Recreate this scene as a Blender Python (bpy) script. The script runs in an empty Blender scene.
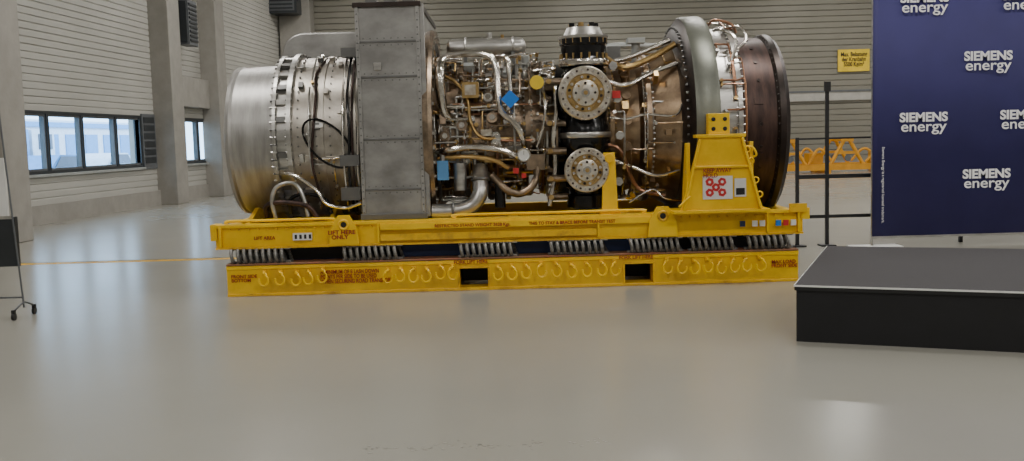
import bpy, bmesh, math, random
from mathutils import Vector, Matrix
random.seed(7)
D = bpy.data
COL = bpy.context.scene.collection
pi = math.pi

# ------------------------------------------------------------------ materials
def mat(name, c, metal=0.0, rough=0.5, c2=None, scale=4.0, stretch=(1,1,1), bump=0.0, bscale=None, contrast=(0.35,0.65), rvar=0.0, coat=0.0, emit=None):
    m = D.materials.new(name); m.use_nodes = True
    nt = m.node_tree; p = nt.nodes['Principled BSDF']
    p.inputs['Base Color'].default_value = (*c,1)
    p.inputs['Metallic'].default_value = metal
    p.inputs['Roughness'].default_value = rough
    if coat: p.inputs['Coat Weight'].default_value = coat
    if emit:
        p.inputs['Emission Color'].default_value=(*c,1); p.inputs['Emission Strength'].default_value=emit
    tc = nt.nodes.new('ShaderNodeTexCoord'); mp = nt.nodes.new('ShaderNodeMapping')
    mp.inputs['Scale'].default_value = stretch
    nt.links.new(tc.outputs['Object'], mp.inputs['Vector'])
    n = nt.nodes.new('ShaderNodeTexNoise'); n.inputs['Scale'].default_value = scale
    n.inputs['Detail'].default_value = 6; n.inputs['Roughness'].default_value=0.6
    nt.links.new(mp.outputs['Vector'], n.inputs['Vector'])
    if c2 is None: c2 = tuple(x*0.82 for x in c)
    r = nt.nodes.new('ShaderNodeValToRGB')
    r.color_ramp.elements[0].position = contrast[0]; r.color_ramp.elements[1].position = contrast[1]
    r.color_ramp.elements[0].color = (*c2,1); r.color_ramp.elements[1].color = (*c,1)
    nt.links.new(n.outputs['Fac'], r.inputs['Fac']); nt.links.new(r.outputs['Color'], p.inputs['Base Color'])
    if rvar:
        mr = nt.nodes.new('ShaderNodeMapRange')
        mr.inputs['To Min'].default_value = rough-rvar; mr.inputs['To Max'].default_value = rough+rvar
        nt.links.new(n.outputs['Fac'], mr.inputs['Value']); nt.links.new(mr.outputs['Result'], p.inputs['Roughness'])
    if bump:
        n2 = nt.nodes.new('ShaderNodeTexNoise'); n2.inputs['Scale'].default_value = bscale or scale*6
        nt.links.new(mp.outputs['Vector'], n2.inputs['Vector'])
        bp = nt.nodes.new('ShaderNodeBump'); bp.inputs['Strength'].default_value = bump; bp.inputs['Distance'].default_value=0.01
        nt.links.new(n2.outputs['Fac'], bp.inputs['Height']); nt.links.new(bp.outputs['Normal'], p.inputs['Normal'])
    return m

M = {}
M['floor'] = mat('epoxy_floor',(0.315,0.308,0.268),0,0.235,(0.288,0.282,0.245),0.35,rvar=0.025,contrast=(0.25,0.75))
M['scuff'] = mat('floor_scuff',(0.27,0.262,0.225),0,0.4,(0.22,0.212,0.18),6)
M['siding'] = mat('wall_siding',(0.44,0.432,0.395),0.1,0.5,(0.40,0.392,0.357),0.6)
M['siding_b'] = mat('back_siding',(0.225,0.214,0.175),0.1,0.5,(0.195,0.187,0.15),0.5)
M['plaster'] = mat('plaster',(0.36,0.355,0.335),0,0.7)
M['concrete'] = mat('concrete',(0.30,0.285,0.255),0,0.75,(0.25,0.238,0.212),2.5,bump=0.2)
M['trimw'] = mat('white_trim',(0.44,0.43,0.39),0,0.5)
M['frame'] = mat('dark_window_frame',(0.035,0.04,0.045),0.2,0.4)
M['grey'] = mat('grey_paint',(0.13,0.14,0.15),0.2,0.5)
M['lgrey'] = mat('light_grey_paint',(0.42,0.44,0.43),0.3,0.45)
M['black'] = mat('black_gloss',(0.008,0.008,0.009),0.3,0.18,(0.014,0.014,0.014),5)
M['blackm'] = mat('black_matte',(0.011,0.011,0.012),0,0.55)
M['rubber'] = mat('black_rubber',(0.015,0.015,0.016),0,0.5)
M['steel'] = mat('brushed_steel',(0.58,0.57,0.54),0.9,0.33,(0.38,0.37,0.35),3,(1,1,5),rvar=0.08)
M['inlet'] = mat('inlet_casing_steel',(0.43,0.42,0.405),0.65,0.42,(0.30,0.295,0.28),2.5,(6,1,1),rvar=0.08,bump=0.04)
M['casing'] = mat('riveted_casing_steel',(0.52,0.485,0.43),0.75,0.38,(0.34,0.31,0.27),5,rvar=0.08,bump=0.06)
M['plenum'] = mat('plenum_sheet_steel',(0.38,0.375,0.36),0.75,0.42,(0.245,0.24,0.23),2.6,(1,1,1.6),rvar=0.1,bump=0.06)
M['seam'] = mat('seam_steel',(0.17,0.17,0.165),0.6,0.45)
M['chrome'] = mat('polished_pipe',(0.80,0.77,0.72),1,0.2,(0.55,0.51,0.45),8)
M['bronze'] = mat('core_bronze',(0.40,0.30,0.21),0.88,0.34,(0.14,0.11,0.08),6,rvar=0.1)
M['hot'] = mat('hot_casing',(0.48,0.35,0.22),0.92,0.33,(0.16,0.11,0.075),2.6,rvar=0.1,bump=0.05)
M['heat'] = mat('heat_brown',(0.085,0.048,0.038),0.55,0.42,(0.03,0.019,0.017),3,(5,1,1),rvar=0.08)
M['ring'] = mat('ring_olive_steel',(0.19,0.20,0.165),0.55,0.40,(0.13,0.135,0.115),3)
M['darkring']= mat('dark_flange',(0.055,0.04,0.035),0.7,0.38,(0.028,0.023,0.02),4)
M['brass'] = mat('brass',(0.62,0.43,0.18),0.95,0.3,(0.38,0.25,0.10),6)
M['copper'] = mat('copper_brown',(0.38,0.2,0.12),0.85,0.36)
M['silverdisc'] = mat('disc_silver',(0.80,0.76,0.68),0.85,0.28,(0.50,0.43,0.33),11)
M['yellow'] = mat('yellow_paint',(0.93,0.60,0.006),0,0.33,(0.78,0.47,0.006),3,rvar=0.06,bump=0.05)
M['yellowd'] = mat('worn_yellow_paint',(0.82,0.48,0.01),0,0.4,(0.42,0.22,0.02),5,rvar=0.08,contrast=(0.3,0.5))
M['yellowl'] = mat('lower_frame_yellow_paint',(0.88,0.55,0.01),0,0.36,(0.58,0.33,0.012),2.4,rvar=0.06,contrast=(0.25,0.55))
M['orange'] = mat('orange_paint',(0.72,0.33,0.015),0,0.45)
M['rust'] = mat('primer_red_edge',(0.30,0.10,0.05),0,0.6,(0.2,0.12,0.06),6)
M['red'] = mat('red_lettering',(0.36,0.03,0.015),0,0.5)
M['redp'] = mat('red_paint',(0.6,0.03,0.03),0,0.4)
M['blue'] = mat('blue_tag',(0.01,0.2,0.75),0,0.5)
M['bluebeam'] = mat('navy_beam',(0.012,0.03,0.11),0.1,0.5)
M['white'] = mat('white_label',(0.75,0.75,0.73),0,0.5,(0.7,0.7,0.68))
M['rope'] = mat('wire_rope',(0.27,0.265,0.25),0.5,0.5,(0.13,0.128,0.12),40)
M['navy'] = mat('banner_fabric',(0.030,0.027,0.135),0,0.7,(0.024,0.022,0.11),1.0,bump=0.03)
M['wtext'] = mat('banner_lettering',(0.85,0.85,0.87),0,0.6,(0.8,0.8,0.83))
M['stagetop'] = mat('stage_carpet',(0.050,0.047,0.051),0,0.9,(0.032,0.030,0.033),90,bump=0.3,bscale=200)
M['stageside'] = mat('stage_skirt',(0.007,0.007,0.009),0,0.7,(0.005,0.005,0.006))
M['signy'] = mat('sign_yellow',(0.85,0.60,0.03),0,0.5)
M['asphalt'] = mat('asphalt',(0.4,0.42,0.45),0,0.8)
M['extblue'] = mat('exterior_blue',(0.10,0.30,0.6),0,0.5)
M['extwhite'] = mat('exterior_white',(0.6,0.7,0.8),0,0.5)
M['extdark'] = mat('exterior_dark',(0.09,0.12,0.17),0,0.5)
M['lamp'] = mat('lamp_diffuser',(1,0.96,0.9),0,0.5,(1,0.96,0.9),emit=4)

def glassmat():
    m = D.materials.new('window_glass'); m.use_nodes=True; nt=m.node_tree
    for n in list(nt.nodes): nt.nodes.remove(n)
    o=nt.nodes.new('ShaderNodeOutputMaterial'); t=nt.nodes.new('ShaderNodeBsdfTransparent'); g=nt.nodes.new('ShaderNodeBsdfGlossy')
    t.inputs['Color'].default_value=(0.88,0.95,1,1); g.inputs['Roughness'].default_value=0.03
    mx=nt.nodes.new('ShaderNodeMixShader'); mx.inputs['Fac'].default_value=0.06
    nt.links.new(t.outputs[0],mx.inputs[1]); nt.links.new(g.outputs[0],mx.inputs[2]); nt.links.new(mx.outputs[0],o.inputs[0])
    return m
M['glass']=glassmat()

# ------------------------------------------------------------------ builder
def catmull(pts, n=6):
    if len(pts)<3: return [Vector(p) for p in pts]
    P=[Vector(p) for p in pts]; P=[P[0]*2-P[1]]+P+[P[-1]*2-P[-2]]
    out=[]
    for i in range(1,len(P)-2):
        for k in range(n):
            t=k/n; a,b,c,d=P[i-1],P[i],P[i+1],P[i+2]
            out.append(0.5*((2*b)+(c-a)*t+(2*a-5*b+4*c-d)*t*t+(3*b-a-3*c+d)*t**3))
    out.append(P[-2]); return out

class B:
    def __init__(s): s.bm=bmesh.new(); s.m=[]
    def mi(s,k):
        if k not in s.m: s.m.append(k)
        return s.m.index(k)
    def face(s,vs,k):
        try: f=s.bm.faces.new(vs); f.material_index=s.mi(k); f.smooth=True; return f
        except ValueError: return None
    def hexa(s,c,k):
        v=[s.bm.verts.new(p) for p in c]
        for q in ((0,3,2,1),(4,5,6,7),(0,1,5,4),(1,2,6,5),(2,3,7,6),(3,0,4,7)): s.face([v[i] for i in q],k)
    def box(s,x0,x1,y0,y1,z0,z1,k,R=None,o=None):
        c=[(x0,y0,z0),(x1,y0,z0),(x1,y1,z0),(x0,y1,z0),(x0,y0,z1),(x1,y0,z1),(x1,y1,z1),(x0,y1,z1)]
        if R is not None:
            o=Vector(o) if o is not None else Vector(((x0+x1)/2,(y0+y1)/2,(z0+z1)/2))
            c=[R@(Vector(p)-o)+o for p in c]
        s.hexa(c,k)
    def ringset(s,rings,k,cap=True,closed=False):
        n=len(rings[0]); V=[[s.bm.verts.new(p) for p in r] for r in rings]
        m=len(V)
        for i in range(m if closed else m-1):
            a=V[i]; b=V[(i+1)%m]
            for j in range(n):
                s.face([a[j],a[(j+1)%n],b[(j+1)%n],b[j]],k)
        if cap and not closed:
            s.face(V[0][::-1],k); s.face(V[-1],k)
    def cyl(s,p0,p1,r,k,seg=16,r2=None,cap=True):
        p0=Vector(p0);p1=Vector(p1); d=(p1-p0).normalized()
        u=d.orthogonal().normalized(); w=d.cross(u); r2=r if r2 is None else r2
        rs=[]
        for p,rr in ((p0,r),(p1,r2)):
            rs.append([p+rr*(math.cos(2*pi*j/seg)*u+math.sin(2*pi*j/seg)*w) for j in range(seg)])
        s.ringset(rs,k,cap)
    def lathe(s,prof,o,ax,k,seg=64,cap=False,ks=None):
        o=Vector(o); d=Vector(ax).normalized(); u=d.orthogonal().normalized(); w=d.cross(u)
        V=[]
        for (x,r) in prof:
            V.append([s.bm.verts.new(o+d*x+r*(math.cos(2*pi*j/seg)*u+math.sin(2*pi*j/seg)*w)) for j in range(seg)])
        for i in range(len(V)-1):
            kk=ks[i] if ks else k
            for j in range(seg): s.face([V[i][j],V[i][(j+1)%seg],V[i+1][(j+1)%seg],V[i+1][j]],kk)
        if cap: s.face(V[0][::-1],k); s.face(V[-1],k)
    def torus(s,c,ax,R,r,k,seg=24,rs=8,sx=1,sz=1,a0=0,a1=2*pi):
        c=Vector(c); d=Vector(ax).normalized(); u=d.orthogonal().normalized(); w=d.cross(u)
        full=abs(a1-a0-2*pi)<1e-6
        rings=[]
        for i in range(seg if full else seg+1):
            a=a0+(a1-a0)*i/seg; e=math.cos(a)*u*sx+math.sin(a)*w*sz
            en=(math.cos(a)*u+math.sin(a)*w)
            rings.append([c+e*R+r*(math.cos(2*pi*j/rs)*en+math.sin(2*pi*j/rs)*d) for j in range(rs)])
        s.ringset(rings,k,True,full)
    def tube(s,pts,r,k,seg=8,sm=6):
        P=catmull(pts,sm) if sm else [Vector(p) for p in pts]
        rings=[]; u=None
        for i,p in enumerate(P):
            t=(P[min(i+1,len(P)-1)]-P[max(i-1,0)])
            if t.length<1e-9: t=Vector((0,0,1))
            t.normalize()
            if u is None: u=t.orthogonal().normalized()
            else:
                u=(u-t*u.dot(t))
                u=u.normalized() if u.length>1e-6 else t.orthogonal().normalized()
            w=t.cross(u)
            rings.append([p+r*(math.cos(2*pi*j/seg)*u+math.sin(2*pi*j/seg)*w) for j in range(seg)])
        s.ringset(rings,k)
    def prism(s,poly,ax,a,b,k):
        def mk(p,t):
            return (t,p[0],p[1]) if ax=='x' else ((p[0],t,p[1]) if ax=='y' else (p[0],p[1],t))
        s.ringset([[mk(p,a) for p in poly],[mk(p,b) for p in poly]],k)
    def dome(s,c,r,k,seg=8):
        s.lathe([(-r*0.2,r),(r*0.4,r*0.8),(r*0.7,r*0.3),(r*0.75,0.001)],c,(0,-1,0),k,seg)
    def obj(s,name,parent=None,bev=0,flat=False):
        bmesh.ops.recalc_face_normals(s.bm,faces=s.bm.faces[:])
        me=D.meshes.new(name); s.bm.to_mesh(me); s.bm.free()
        for k in s.m: me.materials.append(M[k])
        me.set_sharp_from_angle(angle=math.radians(32))
        ob=D.objects.new(name,me); COL.objects.link(ob)
        if parent: ob.parent=parent
        if bev:
            md=ob.modifiers.new('bevel','BEVEL'); md.width=bev; md.segments=2; md.limit_method='ANGLE'; md.angle_limit=math.radians(50)
        return ob
def empty(name):
    e=D.objects.new(name,None); COL.objects.link(e); return e
def text(name,body,loc,size,k,parent,bold=0.0,align='LEFT',sx=1.0,rot=(pi/2,0,0),sp=1.0):
    c=D.curves.new(name,'FONT'); c.body=body; c.size=size; c.extrude=0.002; c.offset=bold; c.align_x=align
    c.space_character=sp; c.space_line=0.85
    c.materials.append(M[k]); o=D.objects.new(name,c); COL.objects.link(o); o.location=loc; o.rotation_euler=rot; o.scale=(sx,1,1)
    if parent: o.parent=parent
    return o

# ------------------------------------------------------------------ room
def wx(y): return -10.4+0.06*(y-21.75)
YB=42.0; XR=26.0; YF=-14.0; H=9.0
b=B(); b.box(-13,XR+0.3,YF-0.3,YB+0.3,-0.2,0,'floor'); b.obj('floor')
b=B(); b.box(-13,XR+0.3,YF-0.3,YB+0.3,H,H+0.2,'plaster'); b.obj('ceiling')

def siding(b,p0,p1,z0,z1,nrm,k,step=0.16,dep=0.022):
    p0=Vector((p0[0],p0[1],0)); p1=Vector((p1[0],p1[1],0)); n=Vector((nrm[0],nrm[1],0))
    prof=[]; z=z0
    while z<z1-1e-4:
        zt=min(z+step,z1)
        prof+= [(z,0),(z,dep),(zt-step*0.22 if zt-z>step*0.5 else zt,dep),(zt-0.001,0.0)]
        z=zt
    a=[b.bm.verts.new(p0+n*d+Vector((0,0,z))) for z,d in prof]
    c=[b.bm.verts.new(p1+n*d+Vector((0,0,z))) for z,d in prof]
    for i in range(len(prof)-1): 
        f=b.face([a[i],c[i],c[i+1],a[i+1]],k)
        if f: f.smooth=False

b=B(); nrm=(1,-0.06)
segs=[(YF,20.9,0,H),(20.9,27.4,0,1.1),(20.9,27.4,2.5,H),(27.4,30.3,0,H),(30.3,33.0,0,1.1),(30.3,33.0,2.5,H),(33.0,YB,0,H)]
for y0,y1,z0,z1 in segs:
    b.hexa([(wx(y0)-0.3,y0,z0),(wx(y0),y0,z0),(wx(y1),y1,z0),(wx(y1)-0.3,y1,z0),(wx(y0)-0.3,y0,z1),(wx(y0),y0,z1),(wx(y1),y1,z1),(wx(y1)-0.3,y1,z1)],'siding')
    siding(b,(wx(y0)+0.002,y0),(wx(y1)+0.002,y1),max(z0,0.42),z1,nrm,'siding',dep=0.03)
b.obj('wall_left')
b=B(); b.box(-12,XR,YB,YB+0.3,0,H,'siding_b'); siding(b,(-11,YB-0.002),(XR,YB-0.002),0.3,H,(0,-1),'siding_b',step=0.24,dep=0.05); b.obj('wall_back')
b=B(); b.box(XR,XR+0.3,YF,YB,0,H,'plaster'); b.obj('wall_right')
b=B(); b.box(-13,XR,YF-0.3,YF,0,H,'plaster'); b.obj('wall_front')
b=B(); y0,y1=18.1,YB
b.hexa([(wx(y0),y0,0),(wx(y0)+0.1,y0,0),(wx(y1)+0.1,y1,0),(wx(y1),y1,0),(wx(y0),y0,0.42),(wx(y0)+0.1,y0,0.42),(wx(y1)+0.1,y1,0.42),(wx(y1),y1,0.42)],'concrete'); b.obj('baseboard_left')
b=B(); b.box(-8.9,XR,YB-0.12,YB-0.05,0,0.3,'concrete'); b.obj('baseboard_back')
b=B(); b.box(-8.9,XR,YB-0.16,YB-0.05,2.8,3.15,'trimw'); b.box(-8.9,XR,YB-0.2,YB-0.05,3.15,3.22,'grey'); b.obj('trim_1')

def window(name,divs,z0,z1,solid_last=False):
    w=empty(name); b=B(); g=B()
    def bar(ya,yb,za,zb,k='frame',d0=-0.12,d1=0.05):
        b.hexa([(wx(ya)+d0,ya,za),(wx(ya)+d1,ya,za),(wx(yb)+d1,yb,za),(wx(yb)+d0,yb,za),(wx(ya)+d0,ya,zb),(wx(ya)+d1,ya,zb),(wx(yb)+d1,yb,zb),(wx(yb)+d0,yb,zb)],k)
    Y0,Y1=divs[0],divs[-1]
    bar(Y0,Y1,z0,z0+0.07);bar(Y0,Y1,z1-0.07,z1)
    bar(Y0,Y1,z0-0.06,z0,'lgrey',-0.05,0.12)
    for i,y in enumerate(divs):
        a=y-0.05 if 0<i<len(divs)-1 else (y if i==0 else y-0.1)
        bar(a,a+0.1,z0+0.07,z1-0.07)
    for i in range(len(divs)-1):
        ya,yb=divs[i]+0.05,divs[i+1]-0.05
        for (p,q,r_,s_) in ((ya,yb,z0+0.07,z0+0.12),(ya,yb,z1-0.12,z1-0.07),(ya,ya+0.05,z0+0.12,z1-0.12),(yb-0.05,yb,z0+0.12,z1-0.12)):
            bar(p,q,r_,s_,'grey',-0.08,0.02)
        g.hexa([(wx(ya)-0.04,ya,z0+0.1),(wx(ya)-0.03,ya,z0+0.1),(wx(yb)-0.03,yb,z0+0.1),(wx(yb)-0.04,yb,z0+0.1),(wx(ya)-0.04,ya,z1-0.1),(wx(ya)-0.03,ya,z1-0.1),(wx(yb)-0.03,yb,z1-0.1),(wx(yb)-0.04,yb,z1-0.1)],'glass')
    if solid_last:
        ya,yb=Y1,Y1+0.85
        bar(ya,yb,z0-0.06,z1+0.05,'grey',0.035,0.08)
        for i in range(6): bar(ya+0.08,yb-0.08,z0+0.1+i*0.22,z0+0.26+i*0.22,'frame',0.08,0.09)
    b.obj('frame',w); g.obj('glazing',w)
window('window_1',[20.9,22.5,24.1,25.9,27.4],1.1,2.5,True)
window('window_2',[30.3,31.6,33.0],1.1,2.5)

def column(x0,x1,y0,y1):
    b=B(); b.box(x0,x1,y0,y1,0,H,'concrete'); b.obj('concrete_column',bev=0.02)
column(-9.9,-8.68,17.2,18.1)
column(wx(28.3),-9.42,28.3,29.3)
column(wx(32.1),-9.2,32.1,33.1)
column(-9.15,-7.9,40.9,41.8)
b=B(); b.box(-9.85,-9.5,29.3,32.1,2.8,3.7,'concrete'); b.obj('concrete_beam',bev=0.02)
b=B()
b.box(-9.6,-9.25,29.6,30.4,4.6,5.9,'grey')
for i in range(9): b.box(-9.25,-9.22,29.65,30.35,4.7+i*0.13,4.76+i*0.13,'frame')
b.box(-9.55,-9.3,29.57,29.6,4.65,5.85,'frame'); b.box(-9.84,-9.6,29.9,30.1,5.1,5.3,'frame')
b.obj('wall_fan_heater')
b=B(); dz=0.85
b.box(-9.4,-8.2,39.9,40.8,5.9+dz,6.9+dz,'frame'); b.box(-9.3,-8.3,39.87,39.9,6.0+dz,6.8+dz,'grey'); 
for i in range(5): b.box(-9.25,-8.35,39.84,39.87,6.05+i*0.15+dz,6.12+i*0.15+dz,'frame')
b.obj('ventilation_unit')
b=B(); b.box(-8.90,-8.77,17.05,17.17,3.42,3.6,'redp'); b.cyl((-8.83,17.11,3.42),(-8.83,17.11,3.34),0.05,'redp'); b.tube([(-8.83,17.17,3.6),(-8.83,17.17,4.4)],0.012,'grey',sm=0); b.obj('fire_alarm_beacon')

# sign
s=empty('load_limit_sign'); b=B(); b.box(13.70,15.0,YB-0.14,YB-0.08,3.98,4.88,'signy'); b.obj('panel',s)
text('lettering','Max. Belastung\nder Kranbahn\n5500 Kg/m²',(14.35,YB-0.16,4.6),0.24,'blackm',s,0.004,'CENTER',0.75)

# exterior
b=B(); b.box(-70,-13.2,0,120,-0.3,-0.05,'asphalt'); b.obj('ground_outside')
b=B(); b.box(-45,-38,20,115,-0.05,4.2,'extwhite')
for i in range(22): b.box(-38,-37.9,22+i*4,24.6+i*4,1.0,3.0,'extblue')
b.box(-38,-37.8,20,115,3.6,4.0,'extblue'); b.obj('neighbouring_building')
t=empty('delivery_truck')
b=B(); b.box(-24,-21.5,38,45,0.9,2.6,'extblue'); b.box(-24,-21.5,45.3,47.5,0.7,2.6,'extwhite'); b.box(-21.5,-21.45,45.9,47.2,1.7,2.4,'extdark')
b.box(-23.8,-21.7,38,47.3,0.6,0.9,'extdark')
for y in (39.2,40.5,46.5): b.cyl((-24,y,0.45),(-21.4,y,0.45),0.5,'extdark',20)
b.obj('body',t)
def car(x,y,k):
    b=B(); b.prism([(-2.1,0.3),(2.1,0.3),(2.15,0.8),(1.3,0.95),(0.7,1.42),(-1.0,1.45),(-1.8,0.95),(-2.1,0.9)],'x',x-0.85,x+0.85,k)
    b.prism([(-1.5,0.95),(1.15,0.95),(0.65,1.36),(-0.95,1.38)],'x',x+0.86,x+0.88,'extdark')
    for yy in (-1.3,1.3): b.cyl((x-0.9,yy,0.32),(x+0.9,yy,0.32),0.34,'extdark',18)
    o=b.obj('parked_car'); o.location=(0,y,0)
car(-19,36,'extwhite'); car(-19,41.5,'extblue'); car(-27,56,'extblue'); car(-19,47,'extwhite')

# floor marking and scuffs
b=B(); b.box(-9.6,3.6,14.15,14.30,0.0,0.004,'yellowd'); b.box(-9.6,3.6,14.30,14.38,0.0,0.004,'blackm'); b.obj('floor_marking')
b=B(); random.seed(3)
for _ in range(70):
    x=random.uniform(-0.8,0.5); y=5.12+random.gauss(0,0.035); r=random.uniform(0.004,0.013)
    n=random.randint(5,8)
    b.prism([(x+r*random.uniform(0.6,1.6)*math.cos(2*pi*j/n),y+r*random.uniform(0.4,1.0)*math.sin(2*pi*j/n)) for j in range(n)],'z',0.0,0.0008,'scuff')
b.obj('floor_scuff_marks')

# ------------------------------------------------------------------ skid
random.seed(7)
S0,S1=10.6,13.1
sk=empty('transport_skid')
b=B()
XL,XRr=-3.16,3.10
for ya,yb in ((S0,S0+0.16),(S1-0.16,S1)):
    b.box(XL,XRr,ya+0.02,yb-0.02,0.52,0.75,'yellow')
    b.box(XL,XRr,ya-0.02,yb+0.02,0.735,0.765,'yellow')
    b.box(XL,XRr,ya-0.01,yb+0.01,0.505,0.525,'yellowd')
for xa,xb in ((XL,XL+0.14),(XRr-0.14,XRr),(-1.75,-1.62),(-0.05,0.08),(1.35,1.5)):
    b.box(xa,xb,S0+0.14,S1-0.14,0.53,0.74 if abs(xa)>3 or xb>2.9 else 0.62,'yellow')
b.box(-1.4,0.9,S0-0.03,S0+0.0,0.555,0.625,'yellowd')
b.box(-1.4,1.55,S0-0.035,S0+0.0,0.67,0.735,'yellow')
for x in (-3.1,-1.42,0.92,1.58,2.72,3.05): b.box(x-0.012,x+0.012,S0-0.03,S0+0.02,0.53,0.735,'yellow')
for xa,xb in ((-3.05,-1.9),(-0.6,1.4),):
    b.tube([(xa,S0+0.06,0.77),(xa+0.04,S0+0.06,0.80),((xa+xb)/2,S0+0.06,0.80),(xb-0.04,S0+0.06,0.80),(xb,S0+0.06,0.77)],0.016,'yellow')
for x in (-1.78,1.6):
    for y in (S0-0.05,S1+0.02):
        b.prism([(x-0.16,0.52),(x+0.16,0.52),(x+0.14,0.70),(x+0.06,0.84),(x-0.06,0.84),(x-0.14,0.70)],'y',y,y+0.03,'yellow')
        b.torus((x,y-0.005,0.74),(0,1,0),0.045,0.016,'yellowd')
        b.cyl((x,y-0.008,0.74),(x,y+0.035,0.74),0.032,'blackm')
b.box(XRr-0.02,XRr+0.07,S0+0.0,S0+0.2,0.66,0.78,'yellow'); b.box(XL-0.05,XL+0.02,S0+0.0,S0+0.2,0.60,0.77,'yellow')
b.box(2.95,3.13,S0-0.04,S0,0.74,0.83,'yellowd')
for i in range(60):
    x=-3.0+i*0.1
    b.cyl((x,S0-0.028,0.715),(x,S0+0.02,0.715),0.009,'yellowd',6)
b.obj('upper_frame',sk,bev=0.006)
b=B()
pk=[(-0.57,-0.27),(1.19,1.49)]
XL2,XR2=-3.05,3.04
for ya,yb in ((S0-0.03,S0+0.2),(S1-0.2,S1+0.03)):
    xs=[XL2]+[v for p in pk for v in p]+[XR2]
    for i in range(0,len(xs),2): b.box(xs[i],xs[i+1],ya,yb,0,0.33,'yellowl')
    for p in pk:
        b.box(p[0],p[1],ya,yb,0.235,0.33,'yellowl'); b.box(p[0],p[1],ya,yb,0,0.03,'yellowl')
    b.box(XL2,XR2,ya-0.015,yb+0.015,0.33,0.35,'rust')
    b.box(XL2,XR2,ya-0.012,ya,0.0,0.03,'yellowd'); b.box(XL2,XR2,ya-0.014,ya,0.285,0.325,'yellow')
for x in (XL2,XR2-0.2,-1.6,0.4): b.box(x,x+0.2,S0+0.2,S1-0.2,0.03,0.33,'yellow')
for p in pk:
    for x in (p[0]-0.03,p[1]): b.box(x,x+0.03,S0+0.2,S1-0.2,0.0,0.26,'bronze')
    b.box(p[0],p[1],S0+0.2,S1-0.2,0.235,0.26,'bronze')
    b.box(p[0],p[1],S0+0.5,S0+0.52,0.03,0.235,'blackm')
    for (xa,xb,za,zb) in ((p[0]-0.02,p[0],0.02,0.25),(p[1],p[1]+0.02,0.02,0.25),(p[0]-0.02,p[1]+0.02,0.235,0.255)): b.box(xa,xb,S0-0.045,S0-0.03,za,zb,'yellowd')
b.obj('lower_frame',sk,bev=0.005)
b=B(); b.box(-3.0,3.0,S0+0.42,S0+0.56,0.26,0.52,'bluebeam'); b.box(-3.0,3.0,S1-0.56,S1-0.42,0.26,0.52,'bluebeam')
b.box(-1.2,1.3,S0+0.22,S0+0.24,0.35,0.50,'bluebeam'); b.box(-3.0,3.0,S0+0.3,S0+0.32,0.35,0.52,'blackm'); b.obj('inner_beams',sk)
# wire rope isolators
b=B()
for (xa,xb) in ((-3.0,-2.4),(-1.8,-1.2),(-0.56,0.03),(0.40,1.0),(1.25,1.8),(1.9,2.38),(2.5,2.98)):
    for yc in (S0+0.07,S1-0.07):
        n=9 if xb-xa>0.5 else 7
        pts=[]; N=n*16
        for i in range(N+1):
            a=2*pi*i/16; t=xa+(xb-xa)*i/N
            pts.append((t+0.024*math.cos(a),yc-0.12*math.sin(a),0.428-0.082*math.cos(a)))
        b.tube(pts,0.019,'rope',7,0)
        b.box(xa-0.02,xb+0.02,yc-0.03,yc+0.03,0.35,0.368,'steel'); b.box(xa-0.02,xb+0.02,yc-0.03,yc+0.03,0.488,0.506,'steel')
b.obj('wire_rope_isolators',sk)
# tie-down hooks
b=B()
def hx(p): return (p-512)*0.0107
for p in (265,281,297,309,323,388,400,413,426,440,452,497,511,525,540,555,570,585,600,613,665,679,692,705,718,731,743,757):
    x=hx(p); zc=0.15+random.uniform(-0.02,0.01); y=S0-0.10; s_=random.choice((-1,1))
    pts=[(x,S0-0.04,zc+0.12),(x,y,zc+0.115),(x-s_*0.03,y,zc+0.10)]
    for i in range(9):
        a=math.radians(120+i*32)
        pts.append((x+s_*0.048*math.cos(a),y-0.01,zc+0.04+0.058*math.sin(a)))
    b.tube(pts,0.0115,'yellow',7,4)
    b.box(x-0.022,x+0.022,S0-0.06,S0-0.03,zc+0.09,zc+0.14,'yellowd')
b.obj('tie_down_hooks',sk)
# support bracket
b=B()
bx=[(1.72,0.765),(2.66,0.765),(2.62,0.83),(2.42,1.50),(2.42,1.56),(1.96,1.56),(1.96,1.50),(1.78,0.83)]
b.prism(bx,'y',10.42,10.46,'yellow')
b.prism([(10.46,0.765),(10.80,0.765),(10.56,1.5),(10.46,1.5)],'x',1.84,1.88,'yellow')
b.prism([(10.46,0.765),(10.80,0.765),(10.56,1.5),(10.46,1.5)],'x',2.50,2.54,'yellow')
b.box(1.68,2.70,10.38,10.84,0.765,0.80,'yellow')
b.box(1.93,2.45,10.39,10.56,1.55,1.585,'yellow')
def slat(p,q,w,y0,y1,k):
    p=Vector((p[0],0,p[1]));q=Vector((q[0],0,q[1])); d=(q-p).normalized(); n=Vector((-d.z,0,d.x))*w
    b.hexa([(p.x-n.x,y0,p.z-n.z),(p.x+n.x,y0,p.z+n.z),(p.x+n.x,y1,p.z+n.z),(p.x-n.x,y1,p.z-n.z),(q.x-n.x,y0,q.z-n.z),(q.x+n.x,y0,q.z+n.z),(q.x+n.x,y1,q.z+n.z),(q.x-n.x,y1,q.z-n.z)],k)
slat((1.80,0.80),(1.97,1.54),0.012,10.37,10.42,'yellow'); slat((2.60,0.80),(2.41,1.54),0.012,10.37,10.42,'yellow')
b.box(1.90,2.50,10.385,10.42,1.235,1.26,'yellow')
b.box(2.07,2.29,10.43,10.56,1.585,1.80,'yellow')
for z in (1.64,1.74):
    for x in (2.12,2.24): b.cyl((x,10.42,z),(x,10.435,z),0.022,'blackm')
for (x,z) in ((2.46,1.42),(2.50,1.30),(2.55,1.1),(2.59,0.95)): b.torus((x,10.40,z),(0,1,0),0.03,0.009,'yellow',14,6)
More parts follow.
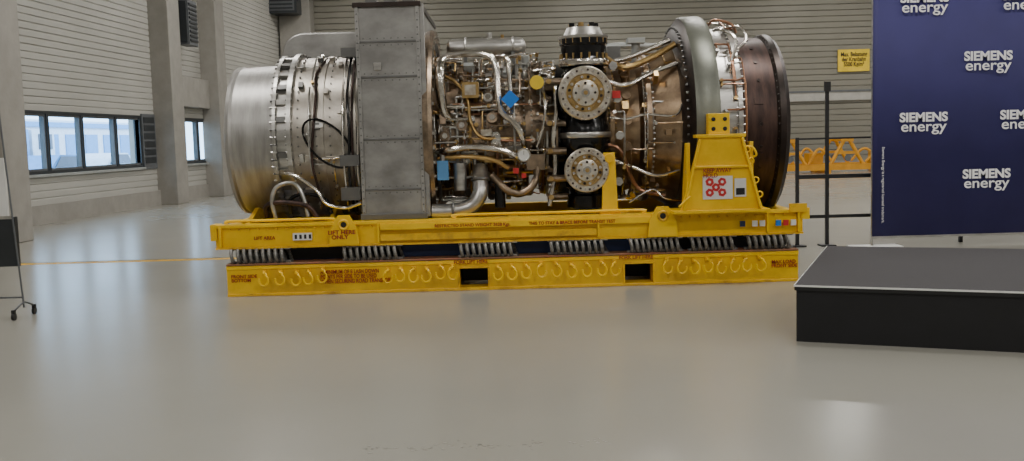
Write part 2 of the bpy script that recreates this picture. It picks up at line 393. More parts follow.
b.tube([(2.42,10.45,1.45),(2.52,10.42,1.44),(2.56,10.42,1.36),(2.5,10.44,1.33)],0.012,'yellow')
b.tube([(1.86,10.36,0.95),(1.80,10.35,0.9),(1.74,10.36,0.84)],0.012,'yellow')
b.obj('support_bracket',sk,bev=0.006)
b=B()
b.box(2.0,2.31,10.405,10.417,0.91,1.15,'white'); b.box(2.33,2.45,10.405,10.417,0.93,1.12,'white'); b.box(2.345,2.435,10.40,10.405,0.95,1.02,'blackm')
for (x,z) in ((2.07,1.09),(2.2,1.09),(2.07,0.98),(2.2,0.98),(2.135,1.035)):
    b.cyl((x,10.40,z),(x,10.406,z),0.046,'redp',6)
    b.cyl((x,10.398,z),(x,10.401,z),0.016,'white',6)
for i,(x,k) in enumerate(((2.42,'bluebeam'),(2.55,'white'),(2.63,'white'),(2.8,'blue'),(2.88,'redp'),(2.96,'white'))):
    b.box(x,x+0.055,S0-0.042,S0-0.022,0.60,0.66,k)
b.box(-2.33,-2.13,S0-0.02,S0+0.018,0.585,0.66,'white'); 
for i in range(4): b.box(-2.31+i*0.05,-2.285+i*0.05,S0-0.024,S0-0.02,0.60,0.645,'blackm')
b.obj('labels',sk)
b=B()
b.prism([(0.97,0.765),(1.15,0.765),(1.12,1.42),(1.0,1.42)],'y',10.72,10.76,'yellow')
b.box(0.95,1.17,10.68,10.8,0.75,0.79,'yellow'); b.cyl((1.06,10.70,1.36),(1.06,10.78,1.36),0.05,'yellowd')
bx=[(1.72,0.765),(2.66,0.765),(2.42,1.56),(1.96,1.56)]
b.prism(bx,'y',13.24,13.28,'yellow'); b.box(1.68,2.70,12.86,13.32,0.765,0.80,'yellow')
for x in (-2.9,-2.0): 
    b.prism([(10.75,0.60),(12.95,0.60),(12.95,0.76),(12.45,0.93),(11.85,0.81),(11.3,0.90),(10.85,0.76)],'x',x,x+0.05,'yellowd')
b.obj('saddles',sk,bev=0.004)
text('lettering_1','LIFT HERE\n  ONLY',(-1.95,S0-0.055,0.64),0.06,'red',sk,0.0015,'LEFT',1.1)
text('lettering_2','LIFT AREA',(-2.75,S0-0.0,0.60),0.05,'red',sk,0.001)
text('lettering_3','RESTRICTED STAND WEIGHT 3628 Kgs.',(-0.82,S0-0.04,0.683),0.046,'red',sk,0.001)
text('lettering_4','THIS TO STAY & BRACE BEFORE TRANSIT TEST',(0.18,S0-0.04,0.683),0.046,'red',sk,0.001,sx=0.95)
text('lettering_5','A MINIMUM OF 8 LASH DOWN\nPOINTS PER SIDE TO BE USED\nWHEN SECURING ROAD TRANSPORT',(-2.05,S0-0.046,0.22),0.06,'red',sk,0.001,sx=0.75)
text('lettering_6','FORK LIFT HERE',(-0.63,S0-0.047,0.29),0.05,'red',sk,0.001)
text('lettering_7','FORK LIFT HERE',(1.13,S0-0.047,0.29),0.05,'red',sk,0.001)
text('lettering_8','MAX LOAD\nFRONT SIDE',(2.75,S0-0.046,0.2),0.05,'red',sk,0.001)
text('lettering_9','FRONT SIDE\nBOTTOM',(-3.0,S0-0.046,0.2),0.05,'red',sk,0.001)
text('lettering_10','KEEP AWAY\nHOLD',(2.0,10.384,1.19),0.06,'red',sk,0.001,sx=0.9)

# ------------------------------------------------------------------ turbine
gt=empty('gas_turbine'); AY,AZ=11.85,1.68
O=(0,AY,AZ); AX=(1,0,0)
def sp(x,th,r): return (x,AY-r*math.cos(th),AZ+r*math.sin(th))
b=B()
OI=(0,AY,AZ-0.02)
b.lathe([(-2.75,0.02),(-2.75,0.3),(-2.7,0.74),(-3.11,0.79),(-3.13,0.82),(-3.12,0.85),(-3.08,0.86),(-3.05,0.845)],OI,AX,'inlet',96,ks=['heat','heat']+['inlet']*9)
b.lathe([(-3.05,0.845),(-2.60,0.865),(-2.60,0.93),(-2.575,0.93)],OI,AX,'inlet',96)
b.lathe([(-2.575,0.93),(-2.575,0.95),(-2.54,0.95),(-2.54,0.90),(-2.42,0.90),(-2.42,0.97),(-2.37,0.97),(-2.37,0.91)],O,AX,'steel',96)
b.lathe([(-2.37,0.915),(-2.05,0.92),(-2.05,0.935),(-2.02,0.935),(-2.02,0.92),(-1.72,0.93),(-1.72,0.97),(-1.66,0.97),(-1.66,0.9),(-1.58,0.9)],O,AX,'casing',96)
b.obj('inlet_casing',gt)
b=B()
for i in range(72):
    th=2*pi*i/72
    for x0,x1,r in ((-2.60,-2.53,0.94),(-2.43,-2.36,0.955),(-1.73,-1.65,0.957)):
        b.cyl(sp(x0,th,r-0.0),sp(x1,th,r-0.0),0.012,'seam' if i%2 else 'steel',6)
for i in range(30):
    th=2*pi*i/30
    R=Matrix.Rotation(-th,3,'X')
    c=sp(-2.48,th,0.925)
    b.box(c[0]-0.05,c[0]+0.05,c[1]-0.02,c[1]+0.02,c[2]-0.03,c[2]+0.03,'seam' if i%2 else 'steel',R,c)
for x in (-2.3,-2.1,-1.95,-1.8):
    for i in range(56):
        th=2*pi*i/56
        b.cyl(sp(x,th,0.918),sp(x,th,0.936),0.010,'seam',6)
b.obj('casing_bolts',gt)
# plenum
b=B(); px0,px1,py0,py1,pz0,pz1=-1.6,-0.92,10.74,12.96,0.79,3.05
b.box(px0,px1,py0,py1,pz0,pz1,'plenum')
for z in (1.09,1.63,2.29,2.66):
    b.box(px0-0.004,px1+0.004,py0-0.012,py0,z-0.012,z+0.012,'seam')
    b.box(px1,px1+0.012,py0,py1,z-0.018,z+0.018,'seam') if z>2.4 or z<1.2 else None
for x in (px0,px1-0.04): b.box(x,x+0.04,py0-0.022,py0,pz0,pz1,'plenum')
b.box(px0-0.02,px1+0.02,py0-0.03,py1+0.03,pz1-0.03,pz1+0.02,'darkring')
b.box(px0-0.02,px1+0.02,py0-0.03,py0+0.02,pz0-0.02,pz0+0.04,'seam')
b.box(px1,px1+0.05,py0,py0+0.04,pz0,pz1,'plenum')
for z in [0.85+i*0.075 for i in range(29)]:
    for x in (px0+0.02,px1-0.02): b.dome((x,py0-0.022,z),0.011,'seam',6)
for z in (1.09,1.63,2.29,2.66):
    for dz in (-0.035,0.035):
        for i in range(8): b.dome((px0+0.08+i*0.074,py0,z+dz),0.009,'seam',6)
for x in (-1.5,-1.3,-1.1): b.box(x,x+0.12,py0+0.1,py0+0.3,pz1+0.02,pz1+0.08,'seam')
b.box(-1.42,-1.34,py0-0.016,py0,2.36,2.44,'steel')
b.obj('air_plenum',gt,bev=0.006)
b=B()
b.lathe([(-0.92,1.18),(-0.86,1.20),(-0.82,1.18),(-0.82,1.05),(-0.86,1.02),(-0.86,0.86),(-0.8,0.84)],O,AX,'darkring',80,ks=['bronze','bronze','bronze','darkring','darkring','darkring'])
for i in range(44):
    th=2*pi*i/44; b.cyl(sp(-0.83,th,1.12),sp(-0.80,th,1.12),0.018,'steel',6)
    b.cyl(sp(-0.87,th+0.05,0.94),sp(-0.84,th+0.05,0.94),0.03,'brass' if i%3 else 'steel',8)
b.obj('plenum_flange',gt)
# core
b=B()
b.lathe([(-0.86,0.90),(-0.74,0.78),(-0.5,0.75),(-0.5,0.82),(-0.46,0.82),(-0.46,0.74),(-0.25,0.72),(-0.25,0.80),(-0.20,0.80),(-0.20,0.70),(0.18,0.67),(0.18,0.76),(0.24,0.76),(0.24,0.65),(0.55,0.62)],O,AX,'bronze',80)
b.lathe([(0.50,0.60),(0.50,0.72),(0.54,0.76),(1.04,0.76),(1.08,0.72),(1.08,0.6)],O,AX,'black',80)
b.lathe([(1.08,0.64),(1.12,0.64),(1.12,0.75),(1.17,0.75),(1.17,0.66),(1.45,0.73),(1.52,0.86),(1.57,0.86),(1.60,0.80),(1.95,0.96)],O,AX,'hot',80)
b.obj('core_casing',gt)
b=B()
b.lathe([(1.88,0.93),(1.90,1.10),(1.95,1.21),(1.98,1.25)],O,AX,'darkring',96)
b.lathe([(1.98,1.25),(2.02,1.27),(2.20,1.27),(2.24,1.25),(2.25,1.13)],O,AX,'ring',96)
b.lathe([(2.25,1.13),(2.45,1.12),(2.45,1.15),(2.50,1.15),(2.50,1.04)],O,AX,'steel',96)
b.lathe([(2.50,1.04),(2.56,1.02),(2.60,1.025),(2.9,1.0),(2.93,1.04),(2.99,1.045),(3.04,1.0),(3.05,0.94),(2.8,0.86),(2.6,0.3),(2.6,0.02)],O,AX,'heat',96,ks=['heat']*3+['darkring']*7)
b.obj('exhaust_casing',gt)
b=B()
for i in range(80):
    th=2*pi*i/80
    b.cyl(sp(1.50,th,0.835),sp(1.60,th,0.835),0.011,'steel',6)
    b.cyl(sp(2.43,th,1.135),sp(2.53,th,1.135),0.010,'steel',6)
    b.cyl(sp(2.91,th,1.02),sp(3.01,th,1.02),0.010,'darkring',6)
    b.cyl(sp(0.16,th,0.735),sp(0.26,th,0.735),0.011,'steel',6)
    b.cyl(sp(-0.27,th,0.775),sp(-0.18,th,0.775),0.011,'steel',6)
    b.cyl(sp(-0.52,th,0.795),sp(-0.44,th,0.795),0.011,'brass',6)
    b.cyl(sp(1.10,th,0.725),sp(1.19,th,0.725),0.011,'brass',6)
    b.cyl(sp(1.92,th,1.15),sp(1.90,th,1.15),0.012,'seam',6)
for i in range(26):
    th=2*pi*i/26; c=sp(2.72,th,1.012); b.cyl(c,sp(2.72,th,1.025),0.02,'darkring',8)
for i in range(18):
    th=2*pi*i/18+0.1
    b.cyl(sp(1.30,th,0.68),sp(1.30,th,0.80),0.035,'hot',10); b.cyl(sp(1.30,th,0.80),sp(1.30,th,0.83),0.05,'hot',8)
    b.cyl(sp(-0.03,th,0.66),sp(-0.03,th,0.80),0.03,'steel',8); b.cyl(sp(-0.36,th,0.7),sp(-0.36,th,0.82),0.025,'brass',8)
for th in (0.25,-0.35):
    c=Vector(sp(2.7,th,1.012)); R=Matrix.Rotation(-th,3,'X'); b.box(c.x-0.05,c.x+0.05,c.y-0.015,c.y+0.01,c.z-0.04,c.z+0.04,'heat',R,c)
b.obj('flange_bolts',gt)
b=B(); b.cyl((2.18,10.56,1.70),(2.18,10.8,1.70),0.10,'steel'); b.cyl((2.18,12.9,1.50),(2.18,13.28,1.50),0.10,'steel'); b.obj('trunnions',gt)
b=B()
def rbox(b,x0,x1,y0,y1,z0,z1,r,k):
    poly=[(x0,z0),(x1,z0)]
    for i in range(9): a=i/8*pi/2; poly.append((x1-r+r*math.cos(a),z1-r+r*math.sin(a)))
    for i in range(9): a=pi/2+i/8*pi/2; poly.append((x0+r+r*math.cos(a),z1-r+r*math.sin(a)))
    b.prism(poly,'y',y0,y1,k)
rbox(b,-2.75,-1.62,12.35,12.92,0.78,2.95,0.28,'plenum'); b.obj('rear_duct',gt,bev=0.02)
b=B()
b.lathe([(-0.70,0.01),(-0.69,0.06),(-0.66,0.095),(-0.62,0.105),(-0.3,0.105),(-0.3,0.112),(-0.27,0.112),(-0.27,0.105),(0.14,0.105),(0.18,0.095),(0.21,0.06),(0.22,0.01)],(0,11.75,2.66),AX,'steel',28)
for x in (-0.5,0.05): b.box(x,x+0.04,11.65,11.85,2.35,2.6,'seam'); b.torus((x+0.02,11.75,2.66),(1,0,0),0.11,0.012,'steel')
b.cyl((-0.2,11.75,2.74),(-0.2,11.75,2.83),0.03,'steel'); b.cyl((-0.05,11.75,2.74),(-0.05,11.75,2.80),0.02,'brass')
b.obj('oil_tank',gt)
# burner manifold columns
b=B(); cx,cy=0.84,11.12
b.lathe([(0.80,0.18),(0.82,0.22),(0.95,0.22),(0.97,0.19),(1.02,0.19),(1.05,0.23),(1.42,0.23),(1.48,0.27),(1.60,0.28),(1.74,0.27),(1.80,0.24),(2.28,0.25),(2.30,0.23),(2.34,0.23),(2.36,0.265),(2.44,0.265),(2.46,0.25),(2.58,0.25),(2.60,0.265),(2.66,0.265),(2.68,0.22),(2.73,0.18),(2.76,0.01)],(cx,cy,0),(0,0,1),'black',40)
b.lathe([(2.365,0.27),(2.375,0.276),(2.42,0.276),(2.435,0.27)],(cx,cy,0),(0,0,1),'chrome',40)
b.lathe([(1.585,0.282),(1.595,0.288),(1.635,0.288),(1.645,0.282)],(cx,cy,0),(0,0,1),'steel',40)
b.lathe([(2.66,0.267),(2.67,0.272),(2.69,0.272),(2.70,0.22),(2.74,0.20),(2.785,0.18),(2.79,0.01)],(cx,cy,0),(0,0,1),'steel',40)
for z in (2.47,2.65,1.65):
    for i in range(18):
        a=2*pi*i/18; b.cyl((cx+0.255*math.cos(a),cy+0.255*math.sin(a),z-0.04),(cx+0.255*math.cos(a),cy+0.255*math.sin(a),z+0.03),0.012,'brass',6)
for i in range(7):
    a=2*pi*i/7; b.cyl((cx+0.14*math.cos(a),cy+0.14*math.sin(a),2.70),(cx+0.14*math.cos(a),cy+0.14*math.sin(a),2.83),0.03,'brass' if i%2 else 'black',10)
for zc,R in ((2.06,0.285),(1.24,0.24)):
    yd=10.72
    b.lathe([(0.40,R*0.8),(0.10,R*0.8),(0.08,R*0.92),(0.04,R*0.92)],(0.82,yd,zc),(0,1,0),'black',40)
    b.lathe([(0.06,R),(0.0,R),(-0.012,R*0.96),(-0.012,R*0.72),(0.015,R*0.70),(0.015,R*0.5),(-0.02,R*0.48),(-0.03,R*0.3),(-0.03,0.001)],(0.82,yd,zc),(0,1,0),'silverdisc',48,ks=['silverdisc']*4+['brass']+['silverdisc']*3)
    n=26
    for i in range(n):
        a=2*pi*i/n
        b.cyl((0.82+R*0.86*math.cos(a),yd-0.03,zc+R*0.86*math.sin(a)),(0.82+R*0.86*math.cos(a),yd,zc+R*0.86*math.sin(a)),0.013,'chrome' if i%2 else 'heat',6)
    for i in range(16):
        a=2*pi*i/16+0.2
        b.cyl((0.82+R*0.60*math.cos(a),yd-0.035,zc+R*0.60*math.sin(a)),(0.82+R*0.60*math.cos(a),yd+0.02,zc+R*0.60*math.sin(a)),0.016,('chrome','brass','silverdisc','darkring')[i%4],8)
    for i in range(8):
        a=2*pi*i/8; b.cyl((0.82+R*0.36*math.cos(a),yd-0.045,zc+R*0.36*math.sin(a)),(0.82+R*0.36*math.cos(a),yd-0.02,zc+R*0.36*math.sin(a)),0.014,'brass' if i%2 else 'darkring',6)
    b.cyl((0.82,yd-0.06,zc),(0.82,yd-0.02,zc),0.045,'steel',12); b.cyl((0.82,yd-0.075,zc),(0.82,yd-0.05,zc),0.025,'brass',6)
b.obj('burner_columns',gt)

b=B()
T=b.tube
T([(-0.55,11.45,2.50),(-0.72,11.2,2.48),(-0.74,10.98,2.35),(-0.73,10.95,2.1),(-0.70,11.0,1.9),(-0.6,11.1,1.8)],0.055,'chrome',12)
T([(-0.66,11.15,2.53),(-0.4,11.02,2.53),(-0.2,10.95,2.50),(-0.12,10.92,2.35),(-0.11,10.88,2.1),(-0.08,10.86,1.9),(0.05,10.86,1.78),(0.13,10.86,1.65),(0.16,10.95,1.5)],0.036,'chrome',10)
T([(-0.1,11.2,2.50),(0.0,10.98,2.46),(0.02,10.92,2.2),(0.02,10.9,2.0),(-0.05,10.95,1.85)],0.026,'chrome',10)
T([(-0.8,10.98,1.48),(-0.65,10.85,1.50),(-0.4,10.83,1.52),(-0.1,10.83,1.48),(0.05,10.85,1.42),(0.12,10.95,1.36)],0.035,'chrome',10)
T([(-0.78,10.9,1.40),(-0.5,10.84,1.42),(-0.2,10.84,1.38),(-0.02,10.9,1.28)],0.025,'brass',10)
T([(-0.86,10.84,0.83),(-0.65,10.84,0.83),(-0.45,10.84,0.87),(-0.34,10.85,1.0),(-0.33,10.92,1.15),(-0.33,11.05,1.28)],0.085,'steel',16)
b.torus((-0.63,10.84,0.83),(1,0,0),0.09,0.015,'seam'); b.torus((-0.33,10.92,1.16),(0,0.2,1),0.09,0.015,'seam')
T([(-0.2,10.95,1.2),(-0.05,10.85,1.05),(0.1,10.85,1.0),(0.25,10.85,1.1),(0.3,10.95,1.3)],0.04,'bronze',12)
T([(0.42,11.25,2.30),(0.5,11.0,2.2),(0.52,10.95,1.9),(0.48,10.95,1.6),(0.5,11.0,1.3),(0.45,10.95,1.0),(0.42,10.95,0.85)],0.03,'chrome',10)
T([(0.3,11.4,2.28),(0.36,11.1,2.2),(0.4,10.98,2.0),(0.38,10.96,1.75),(0.30,11.0,1.5)],0.022,'chrome',8)
T([(-0.85,11.2,2.35),(-0.6,11.05,2.25),(-0.45,11.0,2.05),(-0.42,10.98,1.8),(-0.3,10.96,1.62),(0.0,10.97,1.6)],0.02,'brass',8)
T([(1.06,11.1,2.46),(1.3,11.25,2.35),(1.6,11.3,2.45),(1.88,11.3,2.6)],0.035,'brass',10)
T([(1.06,11.05,2.2),(1.3,11.12,2.15),(1.6,11.15,2.28),(1.90,11.2,2.38)],0.028,'chrome',10)
T([(1.15,11.4,2.42),(1.45,11.45,2.50),(1.85,11.5,2.66)],0.03,'chrome',10)
T([(1.1,10.98,1.80),(1.3,11.0,1.78),(1.5,10.95,1.82),(1.8,10.9,1.80),(1.9,10.95,1.95)],0.014,'chrome',8)
T([(1.1,11.0,1.35),(1.35,11.02,1.25),(1.6,10.98,1.15),(1.85,10.95,1.2)],0.018,'chrome',8)
T([(1.08,11.02,1.5),(1.22,11.0,1.42),(1.4,11.06,1.02),(1.7,11.0,0.92)],0.022,'copper',8)
T([(1.3,11.0,0.86),(1.55,10.95,1.0),(1.68,10.92,0.9),(1.9,10.95,0.86)],0.014,'chrome',8)
T([(2.32,11.35,2.74),(2.38,11.1,2.72),(2.48,10.95,2.58),(2.42,10.92,2.35),(2.36,10.85,2.1)],0.020,'chrome',8)
T([(2.5,11.35,2.78),(2.58,11.15,2.74),(2.6,11.0,2.60),(2.5,10.95,2.5)],0.016,'chrome',8)
T([(2.3,11.6,2.82),(2.34,11.4,2.86),(2.5,11.3,2.80),(2.56,11.3,2.7)],0.016,'copper',8)
T([(-2.55,10.80,0.80),(-2.58,10.78,1.0),(-2.52,10.80,1.15),(-2.35,10.82,1.18),(-2.25,10.80,1.05),(-2.2,10.80,0.82)],0.024,'steel',10)
T([(-2.66,10.85,0.82),(-2.64,10.80,0.95),(-2.45,10.78,0.98),(-2.2,10.78,0.93),(-2.1,10.8,0.8)],0.028,'heat',10)
T([(-2.45,10.86,1.3),(-2.3,10.83,1.25),(-2.1,10.82,1.1),(-2.0,10.82,0.95),(-1.8,10.84,0.9),(-1.62,10.8,0.95)],0.02,'chrome',8)
T([(-2.4,10.86,0.85),(-2.38,10.82,1.02),(-2.2,10.82,1.06),(-2.02,10.84,1.0),(-1.95,10.86,0.84)],0.02,'black',8)
b.torus((-1.97,10.885,1.60),(0,1,0),0.30,0.013,'black',36,6,0.6,1.1)
T([(-2.05,11.55,2.56),(-2.12,11.2,2.36),(-2.1,11.0,2.1),(-2.12,10.9,1.8),(-2.15,10.9,1.4),(-2.1,10.95,1.1)],0.015,'heat',8)
for i,x in enumerate((-1.80,-1.75,-1.70,-1.65)):
    T([(x,11.55,2.64),(x+0.01,11.2,2.45),(x,10.95,2.1),(x+0.02*(i%2),10.86,1.7),(x,10.88,1.3),(x+0.01,10.95,1.0),(x,11.05,0.85)],0.012+0.004*(i%2),('chrome','black','heat','chrome')[i],8)
for z,w in ((2.55,0.1),(1.35,0.12),(0.98,0.14)): b.box(-1.84,-1.63,10.83 if z<2 else 11.2,10.93 if z<2 else 11.4,z,z+w,'seam')
b.obj('pipework',gt)

def clutter(name,n,x0,x1,t0,t1,R0,R1,mats,rr=(0.006,0.016)):
    b=B()
    for _ in range(n):
        x=random.uniform(x0,x1); th=random.uniform(t0,t1); R=random.uniform(R0,R1); pts=[sp(x,th,R-0.08),sp(x,th,R)]
        for s_ in range(random.randint(2,5)):
            if random.random()<0.5:
                nx=min(x1,max(x0,x+random.uniform(-0.45,0.45)))
                k=3
                for j in range(1,k+1): pts.append(sp(x+(nx-x)*j/k,th,R+random.uniform(-0.008,0.008)))
                x=nx
            else:
                nt_=min(t1,max(t0,th+random.uniform(-0.7,0.7))); k=4
                for j in range(1,k+1): pts.append(sp(x,th+(nt_-th)*j/k,R))
                th=nt_
            R=min(R1,max(R0,R+random.uniform(-0.03,0.03)))
        pts.append(sp(x,th,R-0.08))
        k=random.choice(mats); r=random.uniform(*rr)
        b.tube(pts,r,k,7,3)
        for q in (pts[1],pts[-2]):
            q=Vector(q); d=(q-Vector((q.x,AY,AZ))).normalized(); b.cyl(q-d*0.03,q+d*0.012,r*1.9,random.choice(['steel','brass','chrome']),6)
    b.obj(name,gt)
random.seed(11)
clutter('core_pipes',90,-0.82,0.52,-0.95,1.3,0.78,0.93,['chrome','chrome','chrome','steel','brass','copper','brass','bronze','steel'],(0.007,0.018))
clutter('hot_pipes',12,1.15,1.88,-0.9,1.3,0.84,0.98,['chrome','steel','brass','hot'],(0.006,0.012))
clutter('rear_pipes',24,-0.8,1.8,1.7,4.0,0.84,0.96,['chrome','steel','brass'])
clutter('inlet_pipes',9,-2.35,-1.65,-1.0,1.2,0.94,0.99,['chrome','steel','heat'],(0.005,0.010))
clutter('exhaust_pipes',7,2.28,2.52,-0.2,1.5,1.15,1.20,['chrome','copper'],(0.007,0.012))
b=B()
def rad_box(x,th,r0,r1,w,h,k):
    c=Vector(sp(x,th,(r0+r1)/2)); R=Matrix.Rotation(-th,3,'X'); l=(r1-r0)/2
    b.box(c.x-w/2,c.x+w/2,c.y-l,c.y+l,c.z-h/2,c.z+h/2,k,R,c)
for _ in range(50):
    x=random.uniform(-0.78,0.5); th=random.uniform(-0.9,1.3)
    k=random.choice(['steel','bronze','brass','brass','steel','silverdisc','chrome','lgrey','bronze'])
    if random.random()<0.5: rad_box(x,th,0.68,random.uniform(0.8,0.92),random.uniform(0.04,0.14),random.uniform(0.04,0.14),k)
    else:
        r1=random.uniform(0.82,0.95); w=random.uniform(0.02,0.06)
        b.cyl(sp(x,th,0.68),sp(x,th,r1),w,k,12); b.cyl(sp(x,th,r1),sp(x,th,r1+0.02),w*0.6,'chrome',6)
for _ in range(9):
    x=random.uniform(1.2,1.8); th=random.uniform(-0.8,1.3)
    rad_box(x,th,0.7,0.9 if x<1.6 else 0.95,random.uniform(0.03,0.08),random.uniform(0.03,0.1),random.choice(['hot','hot','brass']))
for _ in range(12):
    x=random.uniform(-2.3,-1.8); th=random.uniform(-0.9,1.3)
    rad_box(x,th,0.9,0.96,random.uniform(0.04,0.09),random.uniform(0.04,0.09),random.choice(['casing','steel','seam']))
for z in (0.95,1.15,1.45,1.75,2.2): b.cyl((0.40,10.96,z),(0.62,10.96,z),0.04,'bronze',10); b.cyl((0.44,10.93,z),(0.44,10.85,z),0.03,'brass',6)
for x,z in ((1.18,1.1),(1.2,1.6),(1.18,2.0),(1.14,2.35)): b.cyl((x,11.1,z),(x,10.92,z),0.035,'brass',8); b.cyl((x,10.94,z),(x,10.9,z),0.05,'steel',6)
b.box(1.12,1.21,10.86,10.95,2.0,2.08,'redp'); b.box(0.03,0.09,10.82,10.88,1.22,1.28,'redp'); b.box(0.12,0.17,10.82,10.88,1.17,1.22,'redp')
b.box(-0.79,-0.67,10.82,10.92,1.17,1.38,'extblue'); b.cyl((-0.73,10.87,1.38),(-0.73,10.87,1.44),0.03,'steel')
b.box(-0.50,-0.32,10.92,11.1,2.05,2.22,'brass'); b.box(-0.47,-0.35,10.90,10.92,2.08,2.19,'silverdisc')
b.box(0.18,0.38,10.9,11.1,1.25,1.42,'bronze'); b.box(0.2,0.30,10.86,10.9,1.05,1.2,'steel')
b.cyl((-0.55,10.95,1.05),(-0.55,10.95,1.35),0.07,'steel'); b.cyl((-0.12,10.92,0.85),(-0.12,10.92,1.12),0.06,'black')
b.cyl((0.31,10.80,2.19),(0.31,10.83,2.19),0.075,'signy',20); b.cyl((0.31,10.83,2.19),(0.31,11.1,2.19),0.03,'steel')
R=Matrix.Rotation(pi/4,3,'Y'); b.box(-0.05,0.09,10.80,10.83,1.95,2.09,'blue',R,(0.02,10.81,2.02)); b.cyl((0.02,10.83,2.02),(0.02,11.1,2.02),0.02,'steel')
b.lathe([(0.06,0.06),(0.0,0.075),(-0.02,0.075),(-0.02,0.062),(-0.012,0.06),(-0.012,0.001)],(0.15,10.80,1.42),(0,1,0),'chrome',24,ks=['steel','chrome','chrome','chrome','white']); b.box(0.148,0.152,10.783,10.786,1.42,1.465,'blackm')
b.cyl((0.15,10.85,1.42),(0.15,11.1,1.42),0.02,'steel')
b.box(1.15,1.3,11.6,11.9,2.45,2.62,'seam'); b.cyl((1.5,11.8,2.4),(1.5,11.8,2.66),0.05,'lgrey'); b.box(1.4,1.6,11.7,11.9,2.66,2.72,'lgrey')
b.tube([(0.9,12.3,2.6),(1.3,12.3,2.68),(1.9,12.3,2.66)],0.04,'lgrey',10)
b.obj('accessories',gt,bev=0.003)

# ------------------------------------------------------------------ stage
ang=math.radians(-22.6)
st=empty('stage_platform')
b=B()
W,Dp,hh=4.4,2.7,0.435
b.box(0,W,0,Dp,hh-0.012,hh,'stagetop')
b.box(0.01,W-0.01,0.01,Dp-0.01,0.0,hh-0.04,'stageside')
b.box(-0.003,W+0.003,-0.003,Dp+0.003,hh-0.04,hh-0.012,'blackm')
b.box(-0.008,W+0.008,-0.008,-0.003,hh-0.012,hh+0.001,'white'); b.box(-0.008,-0.003,-0.003,Dp,hh-0.012,hh+0.001,'white')
b.box(2.197,2.203,0.004,0.01,0,hh-0.045,'blackm')
o=b.obj('deck',st); o.location=(2.13,7.50,0); o.rotation_euler=(0,0,ang)

# ------------------------------------------------------------------ banner
bn=empty('press_backdrop_banner'); BY=13.4; BX0,BX1=4.85,9.4
b=B(); nx=60
V0=[];V1=[]
for i in range(nx+1):
    x=BX0+(BX1-BX0)*i/nx; y=BY+0.006*math.sin(x*5.1)+0.004*math.sin(x*13)
    V0.append(b.bm.verts.new((x,y,0.14)));V1.append(b.bm.verts.new((x,y,4.1)))
for i in range(nx): b.face([V0[i],V0[i+1],V1[i+1],V1[i]],'navy')
o=b.obj('fabric',bn); sd=o.modifiers.new('solid','SOLIDIFY'); sd.thickness=0.01; sd.offset=1
b=B()
for x in (BX0+0.02,(BX0+BX1)/2,BX1-0.02): b.cyl((x,BY+0.06,0.0),(x,BY+0.06,4.1),0.02,'steel')
for z in (0.14,2.0,4.1): b.cyl((BX0+0.02,BY+0.06,z),(BX1-0.02,BY+0.06,z),0.016,'steel')
b.box(BX0-0.01,BX1,BY-0.012,BY-0.002,0.12,0.15,'steel')
for x in (BX0+0.02,BX1-0.02): b.box(x-0.3,x+0.36,BY-0.12,BY+0.2,0.0,0.02,'white')
b.obj('stand_frame',bn)
def logo(xc,z,i):
    text(f'wordmark_{i}','SIEMENS',(xc,BY-0.02,z),0.165,'wtext',bn,0.006,'CENTER',1.04)
    text(f'wordmark_sub_{i}','energy',(xc,BY-0.02,z-0.13),0.195,'wtext',bn,0.002,'CENTER',1.15)
k=0
for r,z in enumerate((0.90,1.675,2.46,3.24)):
    for c in range(3):
        xc=(5.52 if r%2 else 6.37)+c*1.34
        logo(xc,z,k); k+=1
text('fine_print','Siemens Energy is a registered licensed trademark.',(4.97,BY-0.02,1.35),0.05,'wtext',bn,0,'LEFT',rot=(pi/2,pi/2,0))

# ------------------------------------------------------------------ barrier
b=B(); Y=13.75
for x,zt in ((3.94,1.5),(4.35,2.2),(6.2,1.5)):
    w_=0.022
    b.box(x-w_,x+w_,Y-w_,Y+w_,0,zt,'blackm')
    if x!=6.2: b.box(x-0.1,x+0.1,Y-0.1,Y+0.1,0,0.02,'blackm')
b.box(4.32,4.39,Y-0.04,Y+0.04,2.12,2.25,'blackm')
for z,w in ((1.48,0.012),(0.96,0.028),(0.41,0.022)): b.box(3.94,6.2,Y-0.02,Y+0.02,z-w,z+w,'blackm')
b.obj('crowd_barrier')

# ------------------------------------------------------------------ display stand left
ds=empty('display_board_stand'); b=B(); Y=9.65
b.box(-5.95,-4.86,Y-0.02,Y+0.02,0.96,1.55,'white'); b.box(-5.95,-4.79,Y-0.03,Y+0.03,0.50,0.98,'frame'); b.box(-5.95,-4.80,Y-0.035,Y-0.02,0.96,0.99,'steel')
for x in (-4.75,-5.93):
    dx=-0.12
    b.cyl((x,Y-0.05,0.1),(x+dx,Y-0.05,2.28),0.009,'grey')
    b.tube([(x-0.03,Y-0.2,0.09),(x-0.02,Y-0.15,0.11),(x,Y-0.05,0.15),(x,Y+0.1,0.11),(x,Y+0.15,0.09)],0.010,'grey')
    for yy,xx in ((-0.2,-0.03),(0.15,0)): b.cyl((x+xx-0.012,Y+yy,0.035),(x+xx+0.012,Y+yy,0.035),0.035,'rubber',16); b.box(x+xx-0.016,x+xx+0.016,Y+yy-0.016,Y+yy+0.016,0.06,0.10,'blackm')
b.cyl((-5.93,Y-0.05,0.2),(-4.76,Y-0.05,0.2),0.009,'grey')
b.obj('stand',ds)

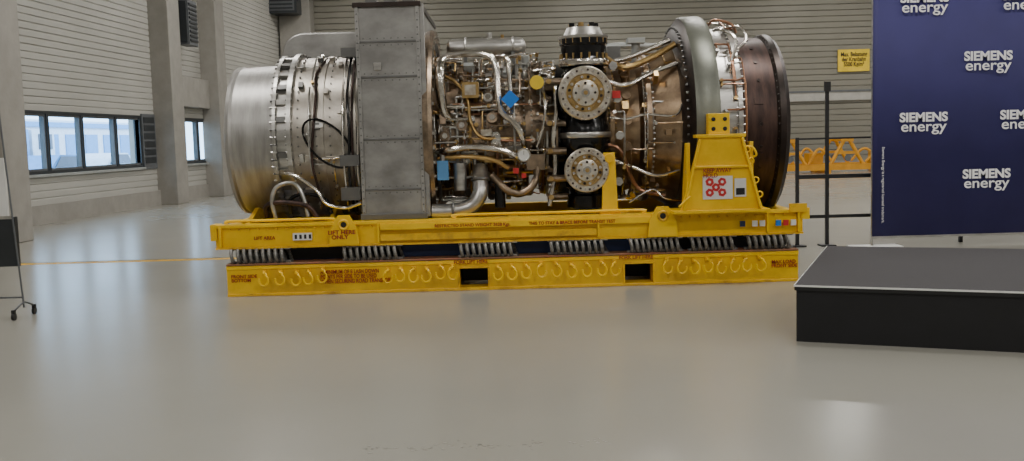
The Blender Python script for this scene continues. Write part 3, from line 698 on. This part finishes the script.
# ------------------------------------------------------------------ background transport frame
b=B(); Y=36.5
for yy in (Y,Y+1.6):
    b.box(9.6,16,yy,yy+0.16,0.12,0.34,'orange')
    for x in (10.2,12.3,14.6):
        for sg in (-1,1): b.tube([(x+sg*0.6,yy+0.1,0.3),(x+sg*0.1,yy+0.1,1.2)],0.07,'orange',8,0)
        b.box(x-0.22,x+0.22,yy,yy+0.2,1.15,1.28,'orange'); b.box(x-0.35,x+0.35,yy+0.04,yy+0.12,0.7,0.8,'orange')
        b.cyl((x,yy-0.03,0.55),(x,yy,0.55),0.12,'grey')
    b.tube([(10.9,yy+0.1,0.35),(11.3,yy+0.1,0.9),(11.8,yy+0.1,0.4)],0.05,'orange'); b.tube([(13.0,yy+0.1,0.4),(13.5,yy+0.1,0.85),(14.0,yy+0.1,0.5)],0.05,'orange')
for x in (10.2,12.3,14.6): b.box(x-0.06,x+0.06,Y+0.1,Y+1.7,1.17,1.26,'orange')
for x in (11.0,13.4): b.box(x,x+0.5,Y+0.3,Y+1.0,0.32,0.75,'orange')
for x in (9.6,11.5,13.7,15.8): b.box(x,x+0.2,Y,Y+1.8,0.0,0.14,'orange'); b.box(x,x+0.2,Y+0.16,Y+1.6,0.14,0.32,'orange')
b.obj('yellow_transport_frame')

# ------------------------------------------------------------------ lamps
for yy in (-8,1,10,19,28,37):
    for xx in (-5,4,13,21):
        e=empty('hall_ceiling_lamp')
        b=B(); b.box(xx-1.5,xx+1.5,yy-0.2,yy+0.2,8.72,8.85,'lgrey'); b.box(xx-1.45,xx+1.45,yy-0.15,yy+0.15,8.70,8.72,'lamp')
        b.box(xx-1.0,xx-0.96,yy-0.02,yy+0.02,8.85,9,'grey'); b.box(xx+0.96,xx+1.0,yy-0.02,yy+0.02,8.85,9,'grey'); b.obj('housing',e)
        l=D.lights.new('tube_light','AREA'); l.shape='RECTANGLE'; l.size=2.8; l.size_y=0.8; l.energy=330; l.color=(1,0.965,0.915)
        lo=D.objects.new('tube_light',l); COL.objects.link(lo); lo.location=(xx,yy,8.66); lo.parent=e

sun=D.lights.new('sun','SUN'); sun.energy=4; sun.angle=0.02; so=D.objects.new('sun',sun); COL.objects.link(so)
so.rotation_euler=(math.radians(50),0,math.radians(70))
w=D.worlds.new('sky'); bpy.context.scene.world=w; w.use_nodes=True
bg=w.node_tree.nodes['Background']; bg.inputs['Color'].default_value=(0.55,0.76,1,1); bg.inputs['Strength'].default_value=6.5

# ------------------------------------------------------------------ camera
cam=D.cameras.new('camera'); co=D.objects.new('camera',cam); COL.objects.link(co)
cam.sensor_width=36; cam.lens=1000/1024*36; cam.clip_end=300
co.matrix_world=Matrix.Translation((0,0,1.6))@Matrix.Rotation(math.radians(90-5.26),4,'X')@Matrix.Rotation(math.radians(-1.6),4,'Z')
bpy.context.scene.camera=co
